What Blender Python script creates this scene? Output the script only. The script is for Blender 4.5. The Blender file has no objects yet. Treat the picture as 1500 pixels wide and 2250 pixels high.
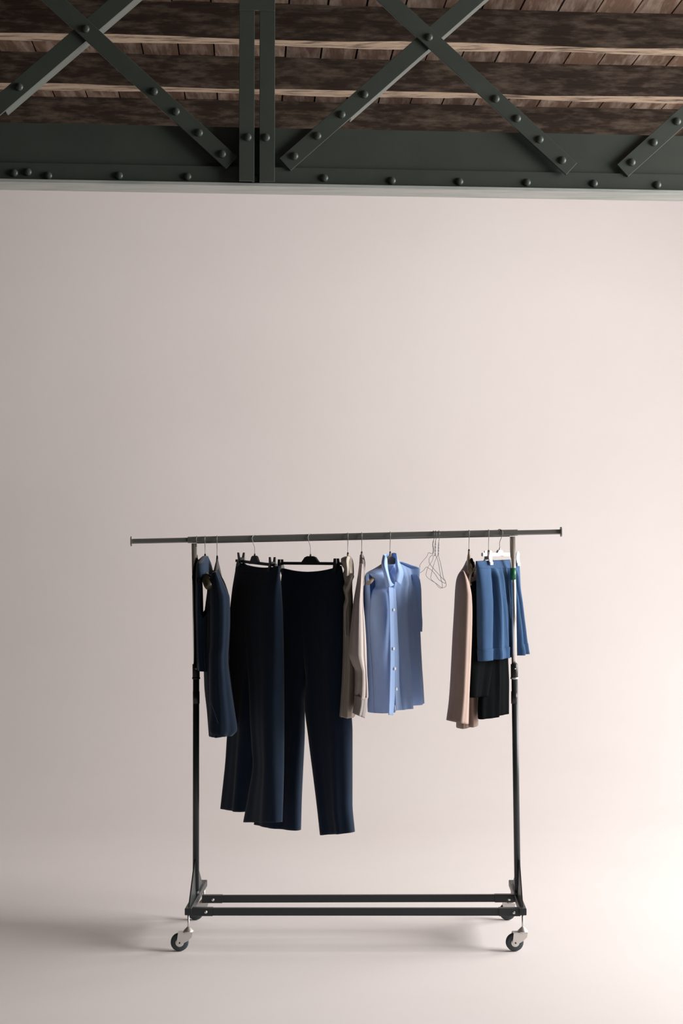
import bpy, bmesh, math, random
from mathutils import Vector, Matrix
random.seed(7)
C = bpy.context.scene
col = C.collection
# ------------------------------------------------------------------ camera
F = 3125.0                      # 50 mm on a 36 mm high frame of 2250 px
PITCH = math.atan(110.0 / F)
CAMZ = 1.5
cam = bpy.data.cameras.new('camera'); camo = bpy.data.objects.new('camera', cam); col.objects.link(camo)
cam.sensor_fit = 'VERTICAL'; cam.sensor_height = 36.0; cam.sensor_width = 24.0; cam.lens = 50.0
camo.location = (0, 0, CAMZ); camo.rotation_euler = (math.pi / 2 + PITCH, 0, 0)
cam.clip_end = 100
C.camera = camo
# ------------------------------------------------------------------ world, light, exposure
w = bpy.data.worlds.new('world'); C.world = w; w.use_nodes = True
bg = w.node_tree.nodes['Background']; bg.inputs[0].default_value = (0.75, 0.87, 1.0, 1); bg.inputs[1].default_value = 0.05
def area(name, loc, rot, sx, sy, power, colr):
    l = bpy.data.lights.new(name, 'AREA'); l.shape = 'RECTANGLE'; l.size = sx; l.size_y = sy; l.energy = power; l.color = colr
    o = bpy.data.objects.new(name, l); col.objects.link(o); o.location = loc; o.rotation_euler = rot
    return o
WX = 5.2                                         # inner face of the right wall
WINS = ((3.6, 6.2, 1.0, 4.65), (6.8, 9.8, 1.0, 4.65))   # two window openings: y0, y1, z0, z1
for W_, pw in zip(WINS, (670, 365)):
    area('window_daylight', (WX + 0.45, (W_[0] + W_[1]) / 2, (W_[2] + W_[3]) / 2), (0, math.radians(90), 0),
         W_[3] - W_[2], W_[1] - W_[0], pw, (1.0, 0.99, 0.975))
C.view_settings.view_transform = 'Standard'; C.view_settings.look = 'None'
C.view_settings.gamma = 1.0; C.view_settings.use_curve_mapping = False
C.view_settings.exposure = 0.05

# ------------------------------------------------------------------ materials
def mat(name, base, rough=0.6, metal=0.0, spec=0.5, bump=None, var=None, sheen=0.0, trans=0.0, objvar=0.0, coat=0.0):
    m = bpy.data.materials.new(name); m.use_nodes = True
    nt = m.node_tree; b = nt.nodes['Principled BSDF']
    b.inputs['Roughness'].default_value = rough; b.inputs['Metallic'].default_value = metal
    b.inputs['Specular IOR Level'].default_value = spec
    b.inputs['Sheen Weight'].default_value = sheen; b.inputs['Sheen Roughness'].default_value = 0.5
    b.inputs['Coat Weight'].default_value = coat
    tc = nt.nodes.new('ShaderNodeTexCoord')
    src = None
    b.inputs['Base Color'].default_value = (*base, 1)
    if var:                                       # var = (second colour, scale vector, low, high)
        mp = nt.nodes.new('ShaderNodeMapping'); mp.inputs['Scale'].default_value = var[1]
        nt.links.new(tc.outputs['Object'], mp.inputs['Vector'])
        n = nt.nodes.new('ShaderNodeTexNoise'); n.inputs['Scale'].default_value = 1.0; n.inputs['Detail'].default_value = 6
        n.inputs['Roughness'].default_value = 0.62
        nt.links.new(mp.outputs[0], n.inputs['Vector'])
        r = nt.nodes.new('ShaderNodeMapRange'); r.inputs[1].default_value = var[2]; r.inputs[2].default_value = var[3]
        nt.links.new(n.outputs[0], r.inputs[0])
        mx = nt.nodes.new('ShaderNodeMix'); mx.data_type = 'RGBA'
        nt.links.new(r.outputs[0], mx.inputs[0])
        mx.inputs[6].default_value = (*base, 1); mx.inputs[7].default_value = (*var[0], 1)
        src = mx.outputs[2]
        if objvar:
            oi = nt.nodes.new('ShaderNodeObjectInfo')
            rr = nt.nodes.new('ShaderNodeMapRange'); rr.inputs[3].default_value = 1 - objvar; rr.inputs[4].default_value = 1 + objvar
            nt.links.new(oi.outputs['Random'], rr.inputs[0])
            hs = nt.nodes.new('ShaderNodeHueSaturation'); nt.links.new(rr.outputs[0], hs.inputs['Value'])
            nt.links.new(src, hs.inputs['Color']); src = hs.outputs[0]
        nt.links.new(src, b.inputs['Base Color'])
    if bump:                                      # bump = (scale vector, strength, distance)
        mp2 = nt.nodes.new('ShaderNodeMapping'); mp2.inputs['Scale'].default_value = bump[0]
        nt.links.new(tc.outputs['Object'], mp2.inputs['Vector'])
        n2 = nt.nodes.new('ShaderNodeTexNoise'); n2.inputs['Scale'].default_value = 1.0; n2.inputs['Detail'].default_value = 4
        nt.links.new(mp2.outputs[0], n2.inputs['Vector'])
        bp = nt.nodes.new('ShaderNodeBump'); bp.inputs['Strength'].default_value = bump[1]; bp.inputs['Distance'].default_value = bump[2]
        nt.links.new(n2.outputs[0], bp.inputs['Height']); nt.links.new(bp.outputs[0], b.inputs['Normal'])
    if trans:                                     # thin cloth lets part of the light through
        tr = nt.nodes.new('ShaderNodeBsdfTranslucent'); tr.inputs[0].default_value = (*base, 1)
        if src: nt.links.new(src, tr.inputs[0])
        ms = nt.nodes.new('ShaderNodeMixShader'); ms.inputs[0].default_value = trans
        out = nt.nodes['Material Output']
        nt.links.new(b.outputs[0], ms.inputs[1]); nt.links.new(tr.outputs[0], ms.inputs[2]); nt.links.new(ms.outputs[0], out.inputs[0])
    return m
def cloth(name, base, sheen=0.15, trans=0.0, vary=0.82, spec=0.15):
    return mat(name, base, 0.92, spec=spec, sheen=sheen, trans=trans, bump=((160, 160, 160), 0.15, 0.002),
               var=(tuple(c * vary for c in base), (60, 60, 14), 0.35, 0.65))
M = dict(
    cyc=mat('white_studio_paint', (0.80, 0.737, 0.718), 0.75, spec=0.25, var=((0.775, 0.708, 0.688), (0.6, 0.6, 0.6), 0.35, 0.65), bump=((9, 9, 9), 0.05, 0.004)),
    pale_wall=mat('pale_bounce_plaster', (0.55, 0.52, 0.50), 0.85, var=((0.48, 0.45, 0.43), (1, 1, 1), 0.3, 0.7)),  # unseen right wall, made pale to bounce light onto the back wall
    bounce_cut=mat('bounce_cut_floor', (0.11, 0.10, 0.095), 0.8, var=((0.08, 0.073, 0.07), (2, 2, 2), 0.3, 0.7)),  # dark floor out of view, added to reduce bounced light
    dark_wall=mat('dark_plaster', (0.10, 0.09, 0.085), 0.85, var=((0.06, 0.055, 0.05), (1, 1, 1), 0.3, 0.7)),
    girder=mat('green_grey_paint', (0.054, 0.064, 0.053), 0.42, spec=0.4, var=((0.044, 0.053, 0.044), (5, 5, 5), 0.3, 0.7), bump=((40, 40, 40), 0.12, 0.003)),
    flange=mat('pale_mottled_grey', (0.40, 0.415, 0.39), 0.55, var=((0.28, 0.31, 0.29), (3, 30, 30), 0.45, 0.7), bump=((25, 25, 25), 0.2, 0.003)),  # pale mottled grey, for the bottom flange alone
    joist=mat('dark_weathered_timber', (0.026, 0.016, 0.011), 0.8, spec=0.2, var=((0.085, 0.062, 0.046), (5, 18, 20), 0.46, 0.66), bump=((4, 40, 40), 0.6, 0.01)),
    lit_underside=mat('flaking_timber_lit_below', (0.34, 0.26, 0.19), 0.85, spec=0.2, var=((0.08, 0.055, 0.04), (4, 26, 26), 0.48, 0.64), bump=((8, 40, 40), 0.6, 0.008)),  # flaking timber, with bounced light on the undersides put into the colour
    plank=mat('weathered_plank', (0.085, 0.050, 0.034), 0.85, spec=0.2, var=((0.23, 0.175, 0.14), (14, 2.5, 9), 0.44, 0.70), bump=((60, 6, 60), 0.4, 0.006), objvar=0.35),
    void=mat('dark_roof_boarding', (0.02, 0.016, 0.013), 0.9, var=((0.03, 0.025, 0.02), (3, 3, 3), 0.3, 0.7)),
    black=mat('black_powder_coat', (0.016, 0.021, 0.023), 0.42, spec=0.5, bump=((300, 300, 300), 0.08, 0.001)),
    black_plastic=mat('black_plastic', (0.010, 0.010, 0.011), 0.4, bump=((120, 120, 120), 0.05, 0.001)),
    steel=mat('dull_steel', (0.30, 0.295, 0.27), 0.42, metal=0.55, var=((0.24, 0.235, 0.215), (2, 60, 60), 0.3, 0.7)),
    chrome=mat('chrome', (0.74, 0.73, 0.71), 0.24, metal=0.9, bump=((60, 60, 6), 0.03, 0.001)),
    zinc=mat('zinc_plate', (0.72, 0.70, 0.67), 0.4, metal=0.85, bump=((90, 90, 90), 0.1, 0.001)),
    rubber=mat('dark_rubber', (0.045, 0.058, 0.066), 0.7, bump=((120, 120, 120), 0.1, 0.001)),
    tape=mat('green_tape', (0.0, 0.115, 0.045), 0.45, bump=((80, 80, 80), 0.1, 0.001)),
    hole=mat('dark_hole', (0.006, 0.006, 0.006), 0.9),
    wood=mat('tan_hanger_wood', (0.40, 0.31, 0.215), 0.5, var=((0.30, 0.22, 0.145), (8, 8, 60), 0.35, 0.65)),
    ivory=mat('ivory_plastic', (0.66, 0.57, 0.45), 0.4, bump=((60, 60, 60), 0.05, 0.001)),
    white_plastic=mat('white_plastic', (0.86, 0.80, 0.78), 0.35, bump=((60, 60, 60), 0.05, 0.001)),
    wire=mat('grey_wire', (0.22, 0.215, 0.21), 0.4, metal=0.8),
    navy=cloth('navy_suiting', (0.010, 0.021, 0.042)),
    navy2=cloth('navy_crepe', (0.014, 0.031, 0.062)),
    black_cloth=cloth('black_cloth', (0.004, 0.005, 0.0055), 0.0, spec=0.03),
    beige=cloth('beige_linen', (0.50, 0.44, 0.37), 0.1, 0.18, 0.9),
    ecru=cloth('ecru_cotton', (0.66, 0.58, 0.55), 0.1, 0.22, 0.93),
    sky=cloth('light_blue_chambray', (0.45, 0.625, 0.95), 0.1, 0.22, 0.93),
    tan=cloth('camel_wool', (0.40, 0.295, 0.25), 0.2, 0.05, 0.9),
    denim=cloth('mid_blue_cotton', (0.040, 0.088, 0.182), 0.05, 0.0, 0.85),
    pearl=mat('pearl_button', (0.85, 0.84, 0.80), 0.25),
    seam=cloth('shadow_blue_thread', (0.055, 0.12, 0.26)),
)

# ------------------------------------------------------------------ pixels to places
cp, sp = math.cos(PITCH), math.sin(PITCH)
EYE = Vector((0, 0, CAMZ))
def ray(px, py):
    v = 1125.0 - py
    return Vector((px - 750.0, F * cp - v * sp, F * sp + v * cp))
def at(px, py, Y):
    d = ray(px, py); return EYE + d * (Y / d.y)
def at_z(px, py, Z):
    d = ray(px, py); return EYE + d * ((Z - CAMZ) / d.z)
def on(px, py, P0, n):
    d = ray(px, py); return EYE + d * ((P0 - EYE).dot(n) / d.dot(n))
def px_of(p):
    r = p - EYE; z = r.y * cp + r.z * sp; u = -r.y * sp + r.z * cp
    return 750 + F * r.x / z, 1125 - F * u / z

# ------------------------------------------------------------------ mesh helpers (all in world metres)
class MB:
    def __init__(s): s.v = []; s.f = []; s.sm = []
    def add(s, vs, fs, smooth=False):
        k = len(s.v); s.v += [Vector(p) for p in vs]; s.f += [tuple(i + k for i in f) for f in fs]; s.sm += [smooth] * len(fs)
    def box(s, lo, hi):
        x0, y0, z0 = lo; x1, y1, z1 = hi
        s.add([(x0, y0, z0), (x1, y0, z0), (x1, y1, z0), (x0, y1, z0), (x0, y0, z1), (x1, y0, z1), (x1, y1, z1), (x0, y1, z1)],
              [(3, 2, 1, 0), (4, 5, 6, 7), (0, 1, 5, 4), (1, 2, 6, 5), (2, 3, 7, 6), (3, 0, 4, 7)])
    def prism(s, poly, ext):                       # flat outline of points pushed along ext
        n = len(poly); a = [Vector(p) for p in poly]; b = [p + Vector(ext) for p in a]
        s.add(a + b, [tuple(range(n))[::-1], tuple(range(n, 2 * n))] + [(i, (i + 1) % n, n + (i + 1) % n, n + i) for i in range(n)])
    def beam(s, p0, p1, wx, wy, side, bev=0.0):    # bar p0->p1; wx along side, wy across
        p0, p1 = Vector(p0), Vector(p1); ax = (p1 - p0).normalized()
        sx = Vector(side); sx = (sx - ax * sx.dot(ax)).normalized(); sy = ax.cross(sx)
        a, b = wx / 2, wy / 2
        if bev:
            q = [(a - bev, -b), (a, -b + bev), (a, b - bev), (a - bev, b), (-a + bev, b), (-a, b - bev), (-a, -b + bev), (-a + bev, -b)]
        else:
            q = [(a, -b), (a, b), (-a, b), (-a, -b)]
        s.prism([p0 + sx * i + sy * j for i, j in q], p1 - p0)
    def rings(s, rings, close0=True, close1=True, smooth=True):
        n = len(rings[0]); vs = [p for r in rings for p in r]; fs = []
        for i in range(len(rings) - 1):
            for j in range(n):
                fs.append((i * n + j, i * n + (j + 1) % n, (i + 1) * n + (j + 1) % n, (i + 1) * n + j))
        k = len(s.v); s.add(vs, fs, smooth)
        m = len(rings)
        if close0: s.f.append(tuple(range(k + n - 1, k - 1, -1))); s.sm.append(False)
        if close1: s.f.append(tuple(range(k + (m - 1) * n, k + m * n))); s.sm.append(False)
    def lathe(s, p, ax, prof, n=24):               # prof = (distance along ax, radius)
        p, ax = Vector(p), Vector(ax).normalized()
        u = ax.orthogonal().normalized(); v = ax.cross(u)
        s.rings([[p + ax * d + (u * math.cos(t) + v * math.sin(t)) * r for t in [2 * math.pi * k / n for k in range(n)]] for d, r in prof])
    def cyl(s, p0, p1, r0, r1=None, n=20):
        p0, p1 = Vector(p0), Vector(p1); L = (p1 - p0).length
        s.lathe(p0, p1 - p0, [(0, r0), (L, r0 if r1 is None else r1)], n)
    def tube(s, path, r, n=8):
        path = [Vector(p) for p in path]; rs = []; prev = None
        for i, p in enumerate(path):
            t = (path[min(i + 1, len(path) - 1)] - path[max(i - 1, 0)]).normalized()
            u = t.orthogonal().normalized() if prev is None else (prev - t * prev.dot(t)).normalized()
            prev = u; v = t.cross(u); rr = r[i] if isinstance(r, list) else r
            rs.append([p + (u * math.cos(a) + v * math.sin(a)) * rr for a in [2 * math.pi * k / n for k in range(n)]])
        s.rings(rs)
    def grid(s, g, smooth=True):
        a, b = len(g), len(g[0])
        s.add([p for r in g for p in r], [(i * b + j, i * b + j + 1, (i + 1) * b + j + 1, (i + 1) * b + j) for i in range(a - 1) for j in range(b - 1)], smooth)
    def build(s, name, m, parent=None, solid=0.0, subsurf=0, bevel=0.0, normals=True):
        off = Vector((0, 0, 0)); q = parent
        while q: off = off + q.location; q = q.parent
        me = bpy.data.meshes.new(name)
        me.from_pydata([p - off for p in s.v], [], s.f)
        me.polygons.foreach_set('use_smooth', s.sm)
        me.materials.append(m); me.update()
        if normals:
            bm = bmesh.new(); bm.from_mesh(me); bmesh.ops.recalc_face_normals(bm, faces=bm.faces); bm.to_mesh(me); bm.free()
        o = bpy.data.objects.new(name, me); col.objects.link(o)
        if parent: o.parent = parent
        if bevel:
            d = o.modifiers.new('bevel', 'BEVEL'); d.width = bevel; d.segments = 2; d.limit_method = 'ANGLE'
        if subsurf:
            d = o.modifiers.new('subsurf', 'SUBSURF'); d.levels = subsurf; d.render_levels = subsurf
        if solid:
            d = o.modifiers.new('solid', 'SOLIDIFY'); d.thickness = solid; d.offset = 0
        return o
def thing(name, loc, label, cat, group=None):
    o = bpy.data.objects.new(name, None); col.objects.link(o); o.location = loc; o.empty_display_size = 0.1
    o['label'] = label; o['category'] = cat
    if group: o['group'] = group
    return o
def struct(o): o['kind'] = 'structure'; return o
def inst(name, me, loc, parent, rot=None):          # one more copy of a small piece, sharing its mesh
    o = bpy.data.objects.new(name, me); col.objects.link(o); o.parent = parent
    off = Vector((0, 0, 0)); q = parent
    while q: off = off + q.location; q = q.parent
    o.location = Vector(loc) - off
    if rot: o.rotation_euler = rot
    return o
def smooth_path(pts, k=6):
    pts = [Vector(p) for p in pts]; out = []
    for i in range(len(pts) - 1):
        a, b, c, d = pts[max(i - 1, 0)], pts[i], pts[i + 1], pts[min(i + 2, len(pts) - 1)]
        for j in range(k):
            t = j / k
            out.append(0.5 * (2 * b + (c - a) * t + (2 * a - 5 * b + 4 * c - d) * t * t + (3 * b - a - 3 * c + d) * t ** 3))
    return out + [pts[-1]]

# ------------------------------------------------------------------ the setting
G = Vector((1, 0.065, 0)).normalized()             # the building runs at a slight angle to the camera
GN = Vector((0.065, -1, 0)).normalized()           # towards the camera side
YW, RC = 11.7, 3.6                                 # back wall distance, radius of the sweep
CEIL = 4.83
def gp(a, Y, z): return Vector((a, Y + 0.065 * a, z))
XL, XR = -6.0, WX
b = MB()
xs = [XL + (XR - XL) * i / 22 for i in range(23)]
b.grid([[gp(x, YW - RC, 0) if y is None else Vector((x, y, 0)) for x in xs] for y in (-3.0, -1, 1, 2.6, 3.7, 5, 7, None)])
fl = struct(b.build('floor', M['cyc'])); fl.data.materials.append(M['bounce_cut'])
for f in fl.data.polygons:                            # unseen floor before the rack, made dark to cut bounce
    if f.center.y < 3.6: f.material_index = 1
b = MB(); rows = []
for k in range(33):
    t = k / 32 * math.pi / 2
    rows.append([gp(x, YW - RC + RC * math.sin(t), RC - RC * math.cos(t)) for x in xs])
rows += [[gp(x, YW, z) for x in xs] for z in (4.0, CEIL + 0.02)]
b.grid(rows)
struct(b.build('wall_back', M['cyc']))
b = MB(); b.box((XL - 0.25, -3, 0), (XL, 12.6, CEIL + 0.1))
struct(b.build('wall_left', M['dark_wall']))
b = MB()
ys_ = [-3.0] + [v for W_ in sorted(WINS) for v in W_[:2]] + [12.6]
for i in range(0, len(ys_), 2): b.box((WX, ys_[i], 0), (WX + 0.3, ys_[i + 1], CEIL + 0.1))
for W_ in WINS:
    b.box((WX, W_[0], 0), (WX + 0.3, W_[1], W_[2])); b.box((WX, W_[0], W_[3]), (WX + 0.3, W_[1], CEIL + 0.1))
struct(b.build('wall_right', M['pale_wall']))
for k, W_ in enumerate(WINS):
    b = MB()
    for y in (W_[0] + 0.03, (W_[0] + W_[1]) / 2, W_[1] - 0.03): b.box((WX + 0.1, y - 0.03, W_[2]), (WX + 0.16, y + 0.03, W_[3]))
    for z in (W_[2] + 0.03, (W_[2] + W_[3]) / 2, W_[3] - 0.03): b.box((WX + 0.11, W_[0], z - 0.03), (WX + 0.15, W_[1], z + 0.03))
    struct(b.build('window_%d' % (k + 1), M['girder']))
b = MB(); b.box((XL - 0.25, -3, CEIL + 0.06), (WX + 0.3, 12.6, CEIL + 0.16))
ceil = struct(b.build('ceiling', M['void']))
# planks of the ceiling, running away from the camera
PW = 0.232
k0 = at_z(1242, 130, CEIL)                          # one seam seen in the photograph
a0 = k0.x + 0.065 * (k0.y - 6.0)
for i in range(-17, 18):
    a = a0 + PW * (i + 0.5)
    b = MB(); ww = PW / 2 - 0.004 - random.random() * 0.002; z0 = CEIL + random.uniform(0.0, 0.008)
    L0, L1 = 3.0, 12.0
    def q(s_, Y): return Vector((a - 0.065 * (Y - 6.0) + s_, Y + 0.065 * a, 0))
    p = [q(-ww, L0), q(ww, L0), q(ww, L1), q(-ww, L1)]
    b.prism([Vector((v.x, v.y, z0)) for v in p], (0, 0, 0.035))
    b.build('plank', M['plank'], ceil)
# joists under the planks
JB, JW, JS = CEIL - 0.21, 0.115, 0.9
p = at_z(400, 81, JB); JY = p.y - 0.065 * p.x
for i in range(-4, 3):
    b = MB(); Y0 = JY + i * JS; rs = []
    n = 60
    ww0 = random.uniform(0, 10)
    for j in range(n + 1):
        a = XL + (XR - XL) * j / n
        e = [0.004 * math.sin(a * 3.1 + k * 2 + ww0) + random.uniform(-0.003, 0.003) for k in range(4)]
        rs.append([gp(a, Y0 + e[0], JB + e[1]), gp(a, Y0 + JW + e[2], JB + e[3]), gp(a, Y0 + JW, CEIL + 0.004), gp(a, Y0, CEIL + 0.004)])
    b.rings(rs, smooth=False)
    jo = b.build('joist', M['joist'], ceil); jo.data.materials.append(M['lit_underside'])
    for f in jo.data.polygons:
        if f.normal.z < -0.7: f.material_index = 1  # downward faces take the painted-in bounce light

# ------------------------------------------------------------------ the riveted girder
GY = 6.1
GP0 = Vector((0, GY, 0))
def gpt(px, py, off=0.0):                            # a point of the girder's face, off towards the camera
    P = on(px, py, GP0, GN); return P + GN * off
def ga(px, py=88): return gpt(px, py).x
def gz(px, py): return gpt(px, py).z
zP0, zS, zB = gz(750, 284), gz(750, 372), gz(750, 410)
pan = ga(940) - ga(190)
zX = gz(938, 88)
hz = zX - gz(1230, 357); hx = ga(1230, 357) - ga(938)
ztop = 2 * zX - zB
girder = thing('roof_girder', gp(0, GY, zB), 'dark green riveted lattice girder crossing the room under the timber ceiling', 'girder')
def gq(a, z, off=0.0): return Vector((a, GY + 0.065 * a, z)) + GN * off
def gbar(b, a0_, a1_, z0, z1, f0, f1):                # a box lying along the girder
    b.prism([gq(a0_, z0, f0), gq(a1_, z0, f0), gq(a1_, z1, f0), gq(a0_, z1, f0)], GN * (f1 - f0))
E0, E1 = XL + 0.02, XR - 0.02
for nm, z0, z1 in (('web_plate', zB + 0.004, zP0), ('web_plate', 2 * zX - zP0, ztop - 0.004)):
    b = MB(); gbar(b, E0, E1, z0, z1, -0.018, 0.0); b.build(nm, M['girder'], girder)
for z0, z1 in ((zB + 0.002, zS), (2 * zX - zS, ztop - 0.002)):
    b = MB(); gbar(b, E0, E1, z0, z1, 0.0, 0.012); b.build('angle_leg', M['girder'], girder)
b = MB(); gbar(b, E0, E1, zB - 0.012, zB + 0.001, -0.105, 0.030); b.build('bottom_flange', M['flange'], girder)
b = MB(); gbar(b, E0, E1, ztop, ztop + 0.012, -0.105, 0.030); b.build('top_flange', M['girder'], girder)
rv = MB(); rv.lathe((0, 0, 0), (0, -1, 0), [(0, 0.0175), (0.005, 0.0165), (0.009, 0.013), (0.0115, 0.0065), (0.012, 0.0005)], 12)
rivet0 = rv.build('rivet', M['girder'], girder); rme = rivet0.data
used = [False]
def rivet(P):
    if not used[0]:
        used[0] = True; rivet0.location = Vector(P) - girder.location
        for v in rme.vertices: v.co += girder.location
        return
    inst('rivet', rme, P, girder)
for px_, py_ in ((-40, 382), (32, 382), (62, 380), (107, 388), (262, 388), (412, 390), (560, 395), (712, 393), (860, 399), (1008, 401), (1156, 403), (1303, 405), (1442, 408), (1590, 410)):
    rivet(gpt(px_, py_, 0.012))
def brace(cx, cz, sgn, rivs, off, lip):               # flat bar with an edge lip, through the panel's centre
    d = (G * hx * sgn + Vector((0, 0, -hz))); L = d.length; d = d / L
    c = gq(cx, cz, off); ext = L + 0.055
    nrm = Vector(GN); acr = d.cross(nrm).normalized()
    if acr.z < 0: acr = -acr                          # acr points to the upper edge
    W = 0.072
    b = MB()
    b.prism([c - d * ext - acr * W / 2, c + d * ext - acr * W / 2, c + d * ext + acr * W / 2, c - d * ext + acr * W / 2], nrm * 0.010)
    br = b.build('brace', M['girder'], girder, bevel=0.0015)
    if lip:
        b = MB(); e = acr * (-W / 2)
        stop = L * 0.62
        b.prism([c - d * stop + e, c + d * stop + e, c + d * stop + e + acr * 0.010, c - d * stop + e + acr * 0.010], nrm * (-lip))
        b.build('brace_lip', M['girder'], br)
    for f in rivs:
        rivet(c + d * L * f + nrm * 0.010)
for k in (-1, 0, 1, 2, 3):
    cx = ga(190) + pan * (k - 0) if k < 3 else ga(190) + pan * 3
    cx = ga(190) + pan * (k)
    brace(cx, zX, -1, [1.0, 0.83, 0.65, 0.48, -0.48, -0.65, -0.83, -1.0], 0.012, 0.060)
    brace(cx, zX, 1, [1.0, 0.83, 0.66, 0.50, 0.0, -0.5, -0.66, -0.83, -1.0], 0.023, 0.0)
for cpx in (564.5,):
    for kk in (-1, 0, 1):
        ac = ga(cpx) + pan * 2 * kk
        s = 1 / 511.0
        for side in (-1, 1):
            b = MB()
            a_in, a_out = ac + side * 5.5 * s, ac + side * 39 * s
            lo, hi = min(a_in, a_out), max(a_in, a_out)
            gbar(b, lo, hi, zB + 0.004, ztop - 0.004, 0.040, 0.050)
            gbar(b, a_in if side > 0 else a_in - 0.010, a_in + 0.010 if side > 0 else a_in, zB + 0.004, ztop - 0.004, 0.0, 0.041)
            b.build('column_angle', M['girder'], girder, bevel=0.0015)
            for z in (gz(585, 310), 2 * zX - gz(585, 310)):
                rivet(gq(ac + side * 20 * s, z, 0.050))
        b = MB(); gbar(b, ac - 39 * s, ac + 39 * s, gz(564, 34), gz(564, 34) + 0.45, 0.050, 0.060)
        b.build('gusset_plate', M['girder'], girder, bevel=0.0015)

# ------------------------------------------------------------------ the clothes rack
RY = 5.765
rack = thing('clothes_rack', at(783, 2075, RY) * 1.0, 'black and chrome rolling clothes rack on four casters, standing on the white floor', 'rack')
rack.location = (0.06, RY, 0.0)
def rod_top(px): return 1179.8 + (px - 413) * (1163.6 - 1179.8) / (1121 - 413)
def rod_bot(px): return 1193.0 + (px - 413) * (1177.8 - 1193.0) / (1121 - 413)
def rod_mid(px, dy=0): return at(px, (rod_top(px) + rod_bot(px)) / 2 + dy, RY)
ROD_H = (rod_mid(750, -6.9) - rod_mid(750, 6.9)).length
b = MB(); b.beam(rod_mid(412.5), rod_mid(1136.5), 0.018, ROD_H, (0, 1, 0), 0.005); rod = b.build('hanging_rail', M['steel'], rack)
b = MB(); b.beam(rod_mid(431, 7.6), rod_mid(1119, 7.6), 0.010, 0.0032, (0, 1, 0)); b.build('rail_lip', M['chrome'], rod)
for p0, p1, cx in ((290, 420, 288.5), (1130, 1230.5, 1232)):
    b = MB(); b.beam(rod_mid(p0, 0.3), rod_mid(p1, 0.3), 0.014, ROD_H * 0.78, (0, 1, 0), 0.004); e = b.build('extension_rail', M['steel'], rack)
    b = MB(); d = (rod_mid(1200) - rod_mid(300)).normalized()
    P = rod_mid(cx, 0.3); b.beam(P - d * 0.0025, P + d * 0.0025, 0.026, ROD_H * 1.55, (0, 1, 0), 0.007); b.build('end_cap', M['steel'], e)
posts = (((426.5, 1194), (430.8, 1466), (431.6, 1990)), ((1125.6, 1179), (1129.8, 1466), (1136.5, 1990)))
rail_ends = (((413, 2001), (448.4, 1942.5)), ((1149, 2003), (1124.0, 1941)))
FY, BY = 5.535, 6.03
for i in (0, 1):
    t, m_, l = posts[i]
    T, Mm, Lw = at(*t, RY), at(*m_, RY), at(*l, RY)
    b = MB(); b.cyl(Mm + (Mm - T).normalized() * 0.04, T, 0.0112, n=24)
    up = b.build('upper_post', M['chrome'], rack)
    for y in ((1249, 1323, 1398) if i == 0 else (1300,)):
        f = (y - t[1]) / (m_[1] - t[1]); P = T.lerp(Mm, f)
        if i == 0:
            b = MB(); b.cyl(P + Vector((0, -0.0095, 0)), P + Vector((0, -0.0116, 0)), 0.0026, n=12); b.build('pin_hole', M['hole'], up)
    if i == 1:
        f0, f1 = (1248 - 1179) / 287, (1274 - 1179) / 287
        b = MB(); b.cyl(T.lerp(Mm, f0), T.lerp(Mm, f1), 0.0119, n=24); b.build('tape_band', M['tape'], up)
    ax = (T - Mm).normalized()
    b = MB(); c0 = at(m_[0], 1488, RY); c1 = at(m_[0] - 0.3, 1459, RY); b.cyl(c0, c1, 0.0146, n=24)
    coll = b.build('collar', M['black_plastic'], rack, bevel=0.001)
    b = MB(); b.cyl(at(m_[0], 1492, RY), at(m_[0], 1488, RY), 0.0162, n=24); b.build('collar_ring', M['zinc'] if i else M['black_plastic'], coll)
    P = at(m_[0] + 0.5, 1469, RY) ; b = MB(); b.lathe(P + Vector((0, -0.0138, 0)), (0, -1, 0), [(0, 0.003), (0.001, 0.003), (0.002, 0.001)], 10); b.build('set_screw', M['zinc'], coll)
    b = MB(); b.cyl(at(m_[0] + 0.2, 1546, RY), at(m_[0] + 0.1, 1519, RY), 0.0137, n=24); b.build('post_sleeve', M['black_plastic'], rack)
    # base rail, front to back
    f, bk = rail_ends[i]
    PF, PB = at(*f, FY), at(*bk, BY)
    zr = (PF.z + PB.z) / 2; PF.z = PB.z = zr
    b = MB(); b.beam(PF, PB, 0.026, 0.026, (1, 0, 0), 0.002); br = b.build('base_rail', M['black'], rack)
    # gusset: two thin braces spreading from the post to the rail
    sx = -1 if i == 0 else 1
    mid = PF.lerp(PB, (RY - FY) / (BY - FY))
    b = MB(); b.cyl(Mm + (T - Mm).normalized() * 0.004, mid + Vector((0, 0, 0.012)), 0.0128, n=24)
    b.build('lower_post', M['black'], rack)
    top = at(posts[i][2][0] + 0.5 * (0 if i else 0), 1888, RY)
    for fy in (0.035, 0.36):
        e = PF.lerp(PB, fy if fy < 0.2 else 0.86) + Vector((0, 0, 0.012))
        b = MB()
        b.prism([top + Vector((-0.0025 + sx * 0.006, -0.012 if fy < 0.2 else 0.012, 0)), e + Vector((-0.0025, 0, 0)), mid + Vector((-0.0025, 0, 0.012))], (0.005, 0, 0))
        b.build('gusset_plate', M['black'], rack)
    b = MB(); b.cyl(mid + Vector((0, 0, 0.008)), mid + Vector((0, 0, 0.03)), 0.0138, n=20); b.build('post_foot', M['black'], rack)
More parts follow.
